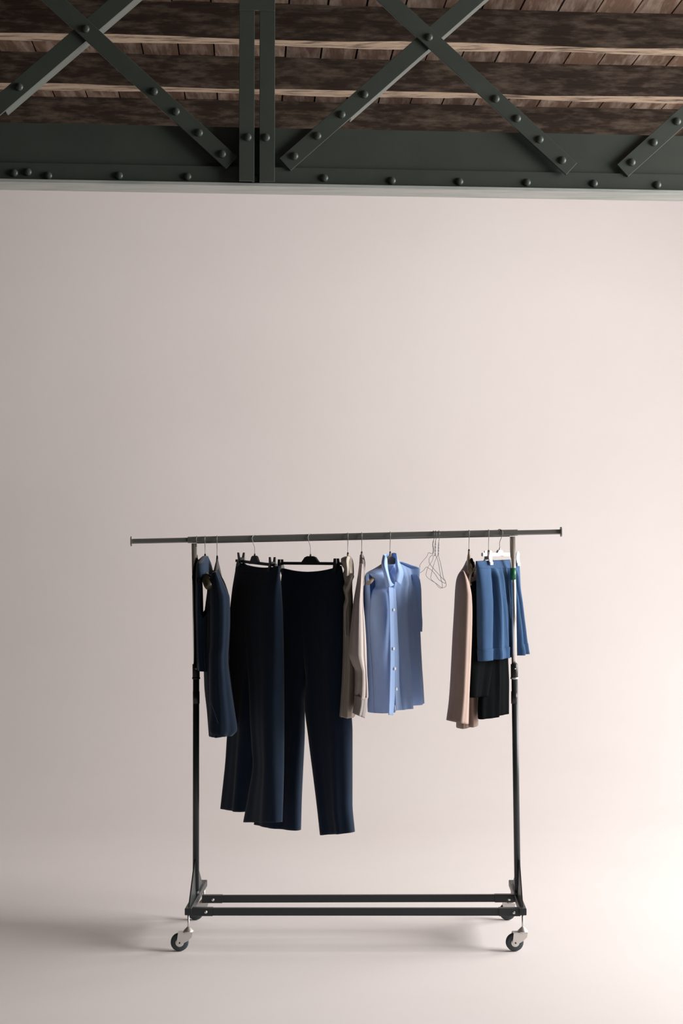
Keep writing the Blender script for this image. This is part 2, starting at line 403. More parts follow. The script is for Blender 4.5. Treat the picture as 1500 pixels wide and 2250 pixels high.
# the two long bars
bars = (((421, 2002.7), (1142, 2003), 5.56, ((452, 2004), (1128.7, 2005.4))), ((444, 1974.8), (1131, 1973), RY + 0.02, ((467.5, 1977), (1118.5, 1976))))
for p0, p1, Y, bolts in bars:
    A, B = at(*p0, Y), at(*p1, Y)
    b = MB(); b.beam(A, B, 0.020, 0.0285, (0, 1, 0), 0.002); cb = b.build('cross_bar', M['black'], rack)
    d = (B - A).normalized()
    for P, s_ in ((A, 1), (B, -1)):
        b = MB(); b.beam(P, P + d * s_ * 0.082, 0.026, 0.0305, (0, 1, 0), 0.002); b.build('end_sleeve', M['black'], cb)
    for q_ in bolts:
        P = at(*q_, Y - 0.014); b = MB(); b.lathe(P + Vector((0, 0.001, 0)), (0, -1, 0), [(0, 0.0062), (0.003, 0.0058), (0.0048, 0.0035), (0.0052, 0.0005)], 14); b.build('bolt', M['zinc'], cb)
# casters
def caster(P, wheel_px, wr, skew):
    # P underside of the rail, wheel centre worked out from the trail
    W = Vector(wheel_px)
    ax = Vector((skew, -1, 0)).normalized()           # axle
    tr = Vector((-1, -skew, 0)).normalized()          # trail
    tl = (W - P).dot(tr); W = Vector((P.x, P.y, W.z)) + tr * tl
    zc = W.z + wr + 0.004
    b = MB()
    zt = P.z - 0.0005
    b.cyl((P.x, P.y, zc), (P.x, P.y, zt), 0.0042, n=12)
    b.lathe((P.x, P.y, zc - 0.002), (0, 0, 1), [(0, 0.019), (0.005, 0.0205), (0.008, 0.018), (0.013, 0.013), (0.018, 0.008), (0.020, 0.006)], 24)
    for s_ in (-1, 1):
        o = ax * (0.0145 * s_)
        c = Vector((P.x, P.y, zc - 0.002)) + o; wc = W + o
        t_ = tr
        zz = Vector((0, 0, 1))
        poly = [c + t_ * 0.040, c - t_ * 0.015, c - t_ * 0.013 - zz * 0.016, c + t_ * 0.002 - zz * 0.030, wc - t_ * 0.013 - zz * 0.003, wc - t_ * 0.006 - zz * 0.010, wc + t_ * 0.006 - zz * 0.010, wc + t_ * 0.011 + zz * 0.004]
        b.prism([v - ax * 0.001 for v in poly], ax * 0.002)
    c = Vector((P.x, P.y, zc - 0.003))
    b.prism([c + tr * 0.040 + ax * 0.0155, c - tr * 0.015 + ax * 0.0155, c - tr * 0.015 - ax * 0.0155, c + tr * 0.040 - ax * 0.0155], (0, 0, 0.003))
    fk = b.build('caster', M['zinc'], rack)
    b = MB(); h = 0.011
    b.lathe(W - ax * h, ax, [(0, wr * 0.5), (0, wr * 0.86), (0.003, wr * 0.96), (0.006, wr), (2 * h - 0.006, wr), (2 * h - 0.003, wr * 0.96), (2 * h, wr * 0.86), (2 * h, wr * 0.5)], 32)
    b.build('wheel', M['rubber'], fk)
    b = MB(); b.lathe(W - ax * (h + 0.001), ax, [(0, wr * 0.2), (0, wr * 0.46), (0.001, wr * 0.48), (2 * h + 0.001, wr * 0.48), (2 * h + 0.002, wr * 0.46), (2 * h + 0.002, wr * 0.2)], 24)
    b.build('hub', M['zinc'], fk)
    b = MB(); b.lathe(W - ax * 0.0185, ax, [(0, 0.003), (0.037, 0.003), (0.0372, 0.001)], 10); b.build('axle', M['black'], fk)
WR = 0.0345
zr = None
for (sx_, Y), (wx, wy), sk in (((414, 5.548), (394.6, 2053.5), 0.10), ((1148, 5.548), (1131, 2057.5), 0.14), ((448, 6.02), (428, 1995), -0.10), ((1124, 6.02), (1114, 1997), -0.14)):
    Pz = at(413, 2001, FY).z * 0.5 + at(448.4, 1942.5, BY).z * 0.5 - 0.013
    P = at(sx_, 2000, Y); P.z = Pz
    W = at(wx, wy, Y - 0.01); W.z = WR + 0.0004
    caster(P, W, WR, sk)

# ------------------------------------------------------------------ hanger helpers
def hook_path(px, neck_y, yaw=0.0, ytop=None):
    X = at(px, 1200, RY); zt = rod_mid(px, -6.9).z; zn = at(px, neck_y, RY).z
    r = 0.0165; cz = zt + 0.0022 - r
    f = Vector((math.sin(yaw), -math.cos(yaw), 0))     # towards the camera, turned by yaw
    P = Vector((X.x, RY, 0))
    pts = [P + Vector((0, 0, zn)), P + Vector((0, 0, zn + (cz - 0.02 - zn) * 0.6)), P + f * r * 0.55 + Vector((0, 0, cz - 0.018))]
    for k in range(0, 9):
        a = k / 8 * math.radians(195); pts.append(P + f * r * math.cos(a) + Vector((0, 0, cz + r * math.sin(a))))
    return smooth_path(pts, 4)
def add_hook(root, px, neck_y, yaw=0.0, m='steel', r=0.0014):
    b = MB(); b.tube(hook_path(px, neck_y, yaw), r, 7); return b.build('hook', M[m], root)
def arm_hanger(name, px, neck_y, th, label, m, half=0.20, drop=0.085, hgt=0.030, thick=0.013, hook_yaw=0.0, curve=1.35, group=None, half2=None, bend=0.0, tip=0.35):
    """shouldered hanger: th is the turn of its arms about the upright"""
    X = at(px, neck_y, RY); root = thing(name, (X.x, RY, X.z), label, 'hanger', group)
    d = Vector((math.cos(th), math.sin(th), 0)); n = Vector((math.sin(th), -math.cos(th), 0))
    b = MB(); rs = []
    for i in range(33):
        s = -1 + 2 * i / 32; q = abs(s)
        c = Vector((X.x, RY, X.z - 0.012)) + d * (half2 if half2 and s > 0 else half) * s + Vector((0, 0, -drop * q ** curve)) + n * (bend * q * q)
        h = hgt * (1 - tip * q); t = thick * (1 + 0.9 * q * q) * (0.45 if i in (0, 32) else 1)
        rs.append([c + Vector((0, 0, h * 0.5 * math.sin(a) - h * 0.3)) + n * t * 0.5 * math.cos(a) for a in [2 * math.pi * k / 10 for k in range(10)]])
    b.rings(rs); b.cyl((X.x, RY, X.z - 0.02), (X.x, RY, X.z + 0.004), 0.0055, 0.0038, 12)
    body = b.build('hanger_arms', M[m], root)
    b = MB(); b.cyl((X.x, RY, X.z + 0.0035), (X.x, RY, X.z + 0.010), 0.0042, 0.003, 10); b.build('ferrule', M['black_plastic'], root)
    add_hook(root, px, neck_y - 4, hook_yaw)
    return root

# ------------------------------------------------------------------ cloth helpers
def spow(v, e): return math.copysign(abs(v) ** e, v)
class Plane:
    def __init__(s, px, th, off=0.0):
        s.th = math.radians(th); s.d = Vector((math.cos(s.th), math.sin(s.th), 0)); s.n = Vector((math.sin(s.th), -math.cos(s.th), 0))
        s.P = at(px, 1235, RY) + s.n * off; s.P.z = 0
    def uv(s, p): r = p - s.P; return r.dot(s.d), r.dot(s.n)
    def pt(s, u, v, z): q = s.P + s.d * u + s.n * v; return Vector((q.x, q.y, z))
    def hit(s, px, py, v=0.0): return on(px, py, s.P + s.n * v, s.n)
def interp_rows(rows, n):
    ys = [0.0]
    for i in range(1, len(rows)):
        a, b_ = rows[i - 1], rows[i]
        ys.append(ys[-1] + max(1.0, abs((b_[1] + b_[3]) - (a[1] + a[3])) / 2 + 0.25 * (abs(b_[0] - a[0]) + abs(b_[2] - a[2]))))
    out = []
    for k in range(n):
        y = ys[-1] * k / (n - 1); i = 0
        while i < len(ys) - 2 and ys[i + 1] < y: i += 1
        t = (y - ys[i]) / (ys[i + 1] - ys[i])
        r = []
        for c in range(len(rows[0])):
            p1, p2 = rows[i][c], rows[i + 1][c]
            h = ys[i + 1] - ys[i]
            def slope(j):
                if j <= 0: return (rows[1][c] - rows[0][c]) / (ys[1] - ys[0])
                if j >= len(rows) - 1: return (rows[-1][c] - rows[-2][c]) / (ys[-1] - ys[-2])
                d0 = (rows[j][c] - rows[j - 1][c]) / (ys[j] - ys[j - 1]); d1 = (rows[j + 1][c] - rows[j][c]) / (ys[j + 1] - ys[j])
                return 0.0 if d0 * d1 <= 0 else 2 * d0 * d1 / (d0 + d1)
            m0, m1 = slope(i) * h, slope(i + 1) * h
            r.append((2 * t ** 3 - 3 * t * t + 1) * p1 + (t ** 3 - 2 * t * t + t) * m0 + (-2 * t ** 3 + 3 * t * t) * p2 + (t ** 3 - t * t) * m1)
        out.append(r)
    return out
def inside(poly, x, y):
    c = False; j = len(poly) - 1
    for i in range(len(poly)):
        if (poly[i][1] > y) != (poly[j][1] > y) and x < (poly[j][0] - poly[i][0]) * (y - poly[i][1]) / (poly[j][1] - poly[i][1]) + poly[i][0]: c = not c
        j = i
    return c
def drape(b, pl, rows, nr=56, nc=72, e=0.8, fold=(0.0, 0.006, 2.2, 0.3), pleat=False, seed=0, holes=(), close_top=False, edge=0.0, extra=None, sag=None, half=None):
    """a hanging tube of cloth. rows: left x, y, right x, y of its outline, and half its depth in metres.
       fold: depth of the folds at the top, at the hem, folds across, phase"""
    c, s = abs(math.cos(pl.th)), abs(math.sin(pl.th))
    R = interp_rows(rows, nr); rings = []
    rnd = random.Random(seed); ph = [rnd.uniform(0, 6.28) for _ in range(6)]
    for k, (xl, yl, xr, yr, t) in enumerate(R):
        fr = k / (nr - 1)
        A, B = pl.hit(xl, yl), pl.hit(xr, yr)
        ua, ub = pl.uv(A)[0], pl.uv(B)[0]; uc = (ua + ub) / 2; wv = (ub - ua) / 2
        P = wv * c; wl = math.sqrt(max(P * P - (t * s) ** 2, (0.35 * P) ** 2)) / max(c, 0.05)
        amp = fold[0] + (fold[1] - fold[0]) * fr
        ring = []
        for j in range(nc):
            a = 2 * math.pi * j / nc
            cs, sn = math.cos(a), math.sin(a)
            x = spow(cs, e); v = t * spow(sn, e)
            q = x if sn >= 0 else -x
            side = 0 if sn >= 0 else 1
            g = math.sin(fold[2] * math.pi * x + fold[3] + ph[side] * (0.5 if seed else 0) + 0.5 * math.sin(fr * 3 + ph[2]))
            g2 = math.sin(fold[2] * 2.3 * math.pi * x + ph[3 + side] + fr)
            f = (1 - 2 * abs(g) ** 0.7) if pleat else (g + 0.4 * g2)
            f *= amp * (1 - x ** 4) * min(1.0, abs(sn) * 3)
            v += f if sn >= 0 else f * 0.8
            if extra: v += extra(x, fr, sn)
            ex = edge * math.sin(fr * 9 + ph[5]) * fr
            z = A.z + (B.z - A.z) * (x + 1) / 2
            if sag:
                u_ = uc + wl * x; xg = max(-1.0, min(1.0, 2 * (u_ - sag[1]) / (sag[2] - sag[1]) - 1))
                z -= sag[0] * (1 - abs(xg) ** 2.2) * max(0.0, 1 - (R[0][1] * -1 + yl) / 60.0) ** 1.5
            ring.append(pl.pt(uc + wl * x + ex, v, z))
        rings.append(ring)
    k0_ = len(b.v); n = nc
    vs = [p for r in rings for p in r]; fs = []
    for i in range(nr - 1):
        for j in range(n):
            q = (i * n + j, i * n + (j + 1) % n, (i + 1) * n + (j + 1) % n, (i + 1) * n + j)
            if half and (half == 'front') != ((j + 0.5) / n < 0.5): continue
            if holes:
                m_ = (vs[q[0]] + vs[q[1]] + vs[q[2]] + vs[q[3]]) / 4
                x_, y_ = px_of(m_); front = (j + 0.5) / n < 0.5; bad = False
                for poly, sd in holes:
                    if (sd == 'both' or (sd == 'front') == front) and inside(poly, x_, y_): bad = True
                if bad: continue
            fs.append(q)
    b.add(vs, fs, True)
    if close_top:
        b.f.append(tuple(range(k0_, k0_ + n))); b.sm.append(False)
    return rings
def sheet(b, pl, rows, k=5):
    """a curved patch of cloth. rows of (x, y, towards the camera in metres) points"""
    g = []
    for r in rows: g.append(smooth_path([pl.hit(x, y, v) for x, y, v in r], k))
    cols = [smooth_path([g[i][j] for i in range(len(g))], k) for j in range(len(g[0]))]
    b.grid([[cols[j][i] for j in range(len(cols))] for i in range(len(cols[0]))])
def band_rows(rows, y0, y1, n=6, grow=0.7, thick=0.0015):
    """the rows of a band lying just proud of a garment between two heights of its left outline"""
    R = interp_rows(rows, 120); sel = [r for r in R if y0 <= r[1] <= y1]
    idx = [round(i * (len(sel) - 1) / (n - 1)) for i in range(n)]
    return [(sel[i][0] - grow * 0.3, sel[i][1], sel[i][2] + grow * 0.3, sel[i][3], sel[i][4] + thick) for i in idx]
def garment(name, px, py, label, cat, group=None):
    P = at(px, py, RY); return thing(name, (P.x, RY, P.z), label, cat, group)

# ---------------------------------------------------------------- 1 black top beside the left post
h = arm_hanger('clothes_hanger', 432, 1224, math.radians(90), 'black hanger touching the left chrome post, leftmost on the rail', 'black_plastic', half=0.15, drop=0.07, hgt=0.02, thick=0.005)
g = garment('sleeveless_top', 430.5, 1222, 'black top hanging edge-on against the left post, first garment on the rail', 'top')
b = MB(); pl = Plane(433.5, 0)
drape(b, pl, [(431, 1226, 433.5, 1226, 0.02), (430.6, 1236, 434.5, 1236, 0.08), (430.8, 1256, 435.5, 1256, 0.16), (432.2, 1300, 438.5, 1300, 0.17), (433, 1360, 439.5, 1360, 0.17), (433.6, 1420, 439.5, 1420, 0.17), (434, 1460, 437.5, 1460, 0.17)], 40, 48, 0.8, (0.0, 0.004, 2, 1), seed=3, close_top=True)
b.build('body', M['black_cloth'], g, solid=0.0015)
# ---------------------------------------------------------------- 2 navy sleeveless top
h = arm_hanger('clothes_hanger', 450.5, 1222, math.radians(88), 'dark hanger with olive arm tip showing through the navy armhole', 'black_plastic', half=0.205, drop=0.085, hgt=0.03, thick=0.014)
b = MB(); pl = Plane(452, 0)
P = at(454, 1279, RY - 0.205)
b.tube(smooth_path([at(449, 1262, RY - 0.13), at(452, 1270, RY - 0.175), at(456, 1281, RY - 0.215), at(460, 1291, RY - 0.235)], 4), [0.013, 0.0155, 0.017, 0.0175, 0.018, 0.018, 0.018, 0.018, 0.018, 0.018, 0.0175, 0.016, 0.011], 12)
olive = mat('olive_varnish', (0.055, 0.045, 0.022), 0.45, var=((0.04, 0.032, 0.016), (20, 20, 40), 0.3, 0.7))
b.build('arm_tip', olive, h)
g = garment('sleeveless_top', 450.5, 1222, 'navy sleeveless top with open armhole, second garment from the left post', 'top')
rows2 = [(446, 1222, 456, 1222, 0.025), (437, 1232, 458, 1229, 0.09), (435.5, 1240, 460, 1238, 0.15), (435, 1266, 464, 1262, 0.195), (434, 1330, 466, 1330, 0.20), (434.5, 1411, 468, 1411, 0.19), (438, 1466, 470, 1470, 0.185)]
b = MB(); drape(b, pl, rows2, 220, 260, 0.75, (0.0, 0.006, 2.2, 1), seed=5, close_top=True,
      holes=(([(441, 1268), (446, 1263), (455, 1262), (463, 1270), (463, 1300), (458, 1340), (452, 1352), (445, 1358), (440, 1345), (439.5, 1300)], 'front'), ([(438.5, 1270), (446, 1262), (455, 1268), (455, 1300), (450, 1340), (444, 1348), (438.5, 1340)], 'back')))
b.build('body', M['navy2'], g, solid=0.002)
b = MB(); b.tube(smooth_path([at(x, y, RY - 0.19) for x, y in ((440, 1270), (446, 1263), (456, 1262), (463, 1271), (464.5, 1300), (459, 1340), (452, 1354), (445, 1360), (439.5, 1346), (439, 1300), (440, 1270))], 4), 0.0022, 6)
b.build('armhole_binding', M['navy2'], g)
# ---------------------------------------------------------------- 3 navy jacket with a long sleeve
h = arm_hanger('clothes_hanger', 477, 1226, math.radians(89), 'broad black hanger holding the navy jacket, third from the left post', 'black_plastic', half=0.13, drop=0.07, hgt=0.045, thick=0.010)
g = garment('jacket', 477, 1226, 'navy long-sleeved jacket seen from the side, left of the navy trousers', 'jacket')
pl = Plane(478, 0)
body3 = [(464, 1255, 478, 1252, 0.05), (462, 1262, 484, 1266, 0.12), (460, 1280, 492, 1285, 0.18), (458, 1314, 501, 1318, 0.20), (455, 1380, 503, 1380, 0.20), (451, 1450, 500, 1450, 0.19), (452, 1500, 505, 1500, 0.19), (458, 1560, 512, 1560, 0.19), (462, 1609, 512, 1607, 0.19)]
b = MB(); drape(b, pl, body3, 60, 72, 0.8, (0.003, 0.008, 2.4, 0.4), seed=11); b.build('body', M['navy'], g, solid=0.002)
pl2 = Plane(482, 12, 0.20)
sleeve3 = [(466, 1258, 477, 1256, 0.012), (463, 1270, 486, 1272, 0.03), (461, 1291, 496, 1292, 0.042), (461, 1314, 504.5, 1314, 0.05), (462, 1352, 505.5, 1352, 0.052), (462, 1410, 503, 1410, 0.052), (459, 1445, 501, 1445, 0.05), (459, 1505, 507, 1505, 0.052), (460.5, 1565, 516, 1565, 0.052), (459, 1603, 521, 1603, 0.05), (462, 1612, 510, 1616, 0.047)]
b = MB(); drape(b, pl2, sleeve3, 70, 64, 0.92, (0.002, 0.0035, 1.7, 0.9), seed=13, close_top=True); sl = b.build('sleeve', M['navy'], g, solid=0.002)
b = MB(); b.tube(smooth_path([pl2.hit(x, y, 0.056) for x, y in ((463, 1545), (469, 1560), (474, 1575), (479, 1590))], 4), 0.0012, 6); b.build('sleeve_seam', M['navy'], sl)

# ---------------------------------------------------------------- clip hangers
def clip_hanger(name, px, hub, bar, clips, th, label, m, hub_w, hub_h, hook_yaw, bar_h=0.012, long_clips=False, neck=None):
    """hub: top y; bar: (x0, y0, x1, y1) on the hanger's plane; clips: list of (x, y, height px, splay)"""
    pl = Plane(px, th); X = at(px, hub, RY)
    root = thing(name, (X.x, RY, X.z), label, 'hanger')
    A, B = pl.hit(bar[0], bar[1]), pl.hit(bar[2], bar[3])
    b = MB(); b.beam(A, B, 0.009, bar_h, pl.n, 0.002); b.build('crossbar', M[m], root)
    cen = pl.hit(px, hub); zb = (A.z + B.z) / 2
    u0 = pl.uv(cen)[0]; t = (u0 - pl.uv(A)[0]) / (pl.uv(B)[0] - pl.uv(A)[0]); zb = A.z + (B.z - A.z) * t
    b = MB(); prof = [(-1.25, zb - bar_h * 0.4), (-1.0, zb + bar_h * 0.5), (-0.85, zb + (cen.z - zb) * 0.45), (-0.62, zb + (cen.z - zb) * 0.85), (-0.35, cen.z), (0.35, cen.z), (0.62, zb + (cen.z - zb) * 0.85), (0.85, zb + (cen.z - zb) * 0.45), (1.0, zb + bar_h * 0.5), (1.25, zb - bar_h * 0.4)]
    b.prism([pl.pt(u0 + hub_w * a, -0.0055, z) for a, z in prof], pl.n * 0.011)
    b.build('hub', M[m], root, bevel=0.0015)
    b = MB(); b.cyl(cen - Vector((0, 0, 0.003)), cen + Vector((0, 0, 0.008)), 0.0045, 0.003, 12); b.build('ferrule', M[m], root)
    add_hook(root, px, hub - 4, hook_yaw)
    for (cx, cy0, cy1, splay) in clips:
        T, Bt = pl.hit(cx, cy0), pl.hit(cx, cy1); H = T.z - Bt.z; u = pl.uv(T)[0]
        zc = Bt.z + H * 0.5
        b = MB()
        for s_ in (-1, 1):                             # two jaws, splayed legs above
            b.prism([pl.pt(u - 0.010, s_ * 0.013, Bt.z), pl.pt(u + 0.010, s_ * 0.013, Bt.z), pl.pt(u + 0.010, s_ * 0.006, zc), pl.pt(u + 0.007, s_ * splay, T.z), pl.pt(u - 0.007, s_ * splay, T.z), pl.pt(u - 0.010, s_ * 0.006, zc)], pl.n * 0.004 * s_)
        c = b.build('clip', M[m], root, bevel=0.0008)
        b = MB(); b.cyl(pl.pt(u - 0.011, 0, zc), pl.pt(u + 0.011, 0, zc), 0.0085, n=14); b.build('clip_spring', M['steel' if m == 'white_plastic' else m], c)
        b = MB()
        for s_ in (-1, 1):
            b.box((-0.0105, -0.0015, -0.006), (0.0105, 0.0015, 0.006)); nn = len(b.v)
            for q in range(nn - 8, nn):
                o = b.v[q]; b.v[q] = pl.pt(u + o.x, s_ * 0.0165 + o.y, Bt.z + 0.004 + o.z)
        b.build('clip_pad', M[m], c)
    return root
def trousers(g, pl, band, legs, m, sag, fold=(0.001, 0.006, 1.4, 0.6), seed=1):
    ua, ub = pl.uv(pl.hit(band[0][0], band[0][1]))[0], pl.uv(pl.hit(band[0][2], band[0][3]))[0]
    b = MB()
    for i, L in enumerate(legs):
        drape(b, pl, L, 110, 64, 0.74, (0.0, fold[1], fold[2], fold[3] + i), seed=seed + i + 1, sag=(sag, ua, ub))
    o = b.build('trouser_cloth', m, g, solid=0.0018)
    b = MB(); drape(b, pl, band, 8, 96, 0.74, (0.0, 0.0, 1, 0), seed=seed, sag=(sag, ua, ub))
    b.build('waistband', m, g, solid=0.0015)
    return o
# ---------------------------------------------------------------- 4 navy trousers on the left
clip_hanger('clip_hanger', 559.5, 1221, (519, 1232, 606, 1242), ((529.5, 1214, 1244, 0.011), (598, 1224, 1254, 0.009)), -60,
            'black clip hanger holding the left pair of navy trousers, tilted down to the right', 'black_plastic', 0.036, 0.03, -0.7)
g = garment('trousers', 559.5, 1221, 'dark navy trousers clipped edge-on, left pair of the two, with the higher hem', 'trousers')
pl = Plane(562, -60)
band = [(520.8, 1234.5, 612.7, 1243.5, 0.0105), (519.6, 1243, 613, 1251, 0.0155), (518.6, 1252, 613.3, 1259.5, 0.020)]
legL = [(521, 1235, 590, 1241.5, 0.009), (519, 1252, 591, 1258, 0.018), (513.5, 1300, 592, 1305, 0.036), (510, 1345, 592, 1352, 0.042), (508.5, 1435, 584, 1443, 0.044), (508.5, 1500, 572, 1508, 0.045), (508.3, 1560, 565, 1568, 0.045), (505, 1619, 559, 1630, 0.044), (502.5, 1664, 554.5, 1675, 0.043), (497, 1716, 549.5, 1728, 0.041), (490.8, 1771, 543.5, 1785.5, 0.04)]
legR = [(543, 1237.5, 612.5, 1244, 0.009), (541, 1254, 613, 1260, 0.018), (538, 1301, 615, 1306, 0.036), (537, 1347, 617, 1353, 0.042), (545, 1438, 619, 1446, 0.044), (552, 1500, 619.5, 1510, 0.045), (556, 1580, 619.8, 1592, 0.046), (559.5, 1640, 620, 1650, 0.044), (562, 1671, 620, 1680, 0.043), (552.5, 1738, 618.5, 1745, 0.042), (540, 1803, 616.5, 1808, 0.04)]
trousers(g, pl, band, (legL, legR), M['navy'], 0.014, seed=21)
# sag of the waist is cut by the outline of the front; ---------------- 5 navy trousers on the right
clip_hanger('clip_hanger', 682, 1222, (613, 1237.5, 750, 1238.5), ((616.5, 1229, 1262, 0.007), (739, 1227, 1261, 0.007)), -40,
            'black clip hanger with rounded hub holding the right pair of navy trousers', 'black_plastic', 0.046, 0.03, -0.7)
g = garment('trousers', 682, 1222, 'dark navy trousers seen nearly flat, right pair of the two, beside the beige blouse', 'trousers')
pl = Plane(684, -40)
band = [(621.8, 1248.5, 749.7, 1243, 0.0105), (620.8, 1257, 751, 1251.5, 0.015), (619.6, 1265, 752.6, 1260, 0.0195)]
legL = [(622, 1249, 712, 1245, 0.009), (620, 1262, 713, 1258, 0.017), (617, 1290, 714, 1289, 0.028), (615, 1320, 714, 1319, 0.036), (613, 1370, 706, 1371, 0.041), (611, 1430, 692, 1433, 0.042), (609, 1475, 680, 1480, 0.042), (605, 1500, 674.8, 1503, 0.042), (600, 1540, 667, 1549, 0.041), (592, 1590, 667, 1598, 0.041), (578, 1690, 663, 1700, 0.039), (570, 1750, 660.5, 1760, 0.037), (560, 1810, 659, 1824.5, 0.034)]
legR = [(658, 1247.5, 749.5, 1243.5, 0.009), (656, 1260.5, 752, 1257, 0.017), (655, 1289, 755.5, 1288, 0.028), (655, 1320, 757, 1318, 0.036), (658, 1370, 758, 1370, 0.041), (666, 1430, 759, 1430, 0.042), (673, 1475, 760, 1478, 0.042), (674.8, 1500, 761, 1500, 0.042), (672, 1545, 766, 1540, 0.041), (680, 1620, 771.5, 1610, 0.041), (692, 1716, 771.5, 1710, 0.038), (698.5, 1770, 771.5, 1765, 0.036), (705, 1833, 777, 1829, 0.032)]
trousers(g, pl, band, (legL, legR), M['navy'], 0.019, seed=31, fold=(0.001, 0.007, 1.6, 2.2))

# ---------------------------------------------------------------- 6 beige linen blouse
arm_hanger('clothes_hanger', 764, 1219, math.radians(89), 'tan wooden hanger inside the beige linen blouse, right of the navy trousers', 'wood', half=0.17, drop=0.11)
g = garment('blouse', 764, 1219, 'beige linen sleeveless blouse with rippled armhole edge, beside the navy trousers', 'blouse')
pl = Plane(763, 0)
rows6 = [(757, 1223, 769, 1222, 0.035), (749, 1228, 774, 1229, 0.08), (749, 1238, 776.5, 1243, 0.13), (756, 1252, 777, 1258, 0.175), (753, 1262, 776, 1266, 0.19), (756, 1279, 773.5, 1280, 0.20), (752.5, 1290, 773.5, 1293, 0.20), (757, 1312, 774.5, 1312, 0.20), (753, 1330, 775, 1330, 0.20), (752.5, 1366, 777, 1366, 0.20), (751.5, 1420, 780, 1420, 0.20), (749, 1479, 782, 1479, 0.20), (742, 1565, 780, 1568, 0.195)]
b = MB(); drape(b, pl, rows6, 90, 84, 0.85, (0.002, 0.010, 2.6, 0.5), seed=41, close_top=True); b.build('body', M['beige'], g, solid=0.0012)
b = MB(); pf = Plane(763, 0, 0.205)
sheet(b, pf, [[(771, 1259, 0.0), (776.5, 1262, 0.012), (777.5, 1268, 0.008)], [(766, 1266, 0.01), (771, 1271, 0.022), (773.5, 1277, 0.010)], [(760, 1281, 0.0), (765, 1285, 0.018), (770, 1290, 0.006)], [(755, 1288, 0.006), (760, 1297, 0.020), (765, 1305, 0.006)], [(759, 1312, 0.0), (763, 1318, 0.014), (767, 1322, 0.0)], [(755, 1334, 0.004), (758.5, 1338, 0.014), (762, 1340, 0.0)], [(756, 1370, 0.0), (758, 1372, 0.010), (760.5, 1374, 0.0)], [(758, 1398, 0.0), (760, 1399, 0.005), (762, 1400, 0.0)]], 4)
b.build('armhole_frill', M['beige'], g, solid=0.0012)
b = MB(); sheet(b, Plane(763, 0, 0.19), [[(757, 1225, 0.0), (763, 1222, 0.03), (769, 1224, 0.0)], [(750, 1232, 0.0), (760, 1232, 0.05), (766, 1236, 0.02)], [(757, 1247, 0.02), (762, 1250, 0.05), (767, 1250, 0.02)], [(757, 1262, 0.03), (762, 1266, 0.04), (768, 1262, 0.02)]], 4)
b.build('shoulder_flap', M['beige'], g, solid=0.0012)
# ---------------------------------------------------------------- 7 ecru shirt with a long cuffed sleeve
arm_hanger('clothes_hanger', 794.5, 1217, math.radians(89), 'tan wooden hanger inside the pale cuffed shirt, left of the blue shirt', 'wood', half=0.17, drop=0.11)
g = garment('shirt', 794.5, 1217, 'pale pinkish-white shirt seen from the side with one long cuffed sleeve', 'shirt')
pl = Plane(794, 0)
body7 = [(790.5, 1219, 799, 1219, 0.03), (789.5, 1236, 801, 1232, 0.09), (786.5, 1262, 800, 1260, 0.17), (784, 1285, 798, 1285, 0.19), (780, 1320, 797, 1320, 0.19), (775, 1380, 800, 1380, 0.19), (770, 1440, 802, 1440, 0.19), (768, 1500, 803, 1500, 0.18), (770, 1545, 803, 1545, 0.18)]
b = MB(); drape(b, pl, body7, 60, 60, 0.85, (0.002, 0.006, 2.2, 0.5), seed=51, close_top=True); b.build('body', M['ecru'], g, solid=0.0012)
pl2 = Plane(790, 10, 0.205)
sl7 = [(790, 1240, 799, 1238, 0.012), (786.5, 1262, 797, 1262, 0.022), (784, 1280, 796.5, 1280, 0.03), (777, 1321, 797, 1321, 0.036), (772, 1362, 800.5, 1362, 0.040), (767, 1420, 804, 1420, 0.044), (766.5, 1436, 804.5, 1436, 0.045), (773, 1458, 805, 1458, 0.046), (781, 1478, 805.5, 1478, 0.044), (780.5, 1500, 807, 1500, 0.042), (779.5, 1524, 808, 1530, 0.036), (779, 1534, 805, 1539, 0.033)]
b = MB(); drape(b, pl2, sl7, 70, 60, 0.9, (0.002, 0.007, 1.8, 0.4), seed=53, close_top=True); sl = b.build('sleeve', M['ecru'], g, solid=0.0012)
cuff = [(779.6, 1526, 806.5, 1533, 0.036), (778, 1545, 805.5, 1550, 0.035), (775, 1567, 801, 1577.5, 0.033)]
b = MB(); drape(b, pl2, cuff, 14, 60, 0.9, (0.002, 0.003, 1.6, 0.4), seed=54)
b.build('cuff', cloth('taupe_cuff_cotton', (0.40, 0.36, 0.34), 0.1, 0.05, 0.9), sl, solid=0.0025)
b = MB(); sheet(b, Plane(797, 0, 0.06), [[(797, 1218, 0.0), (799.5, 1224, 0.01)], [(799, 1233, 0.0), (802, 1236, 0.012)], [(798, 1250, 0.0), (801, 1252, 0.01)], [(795.5, 1272, 0.0), (800, 1270, 0.01)], [(792, 1290, 0.0), (797, 1286, 0.01)]], 4)
b.build('collar_edge', M['ecru'], g, solid=0.0015)

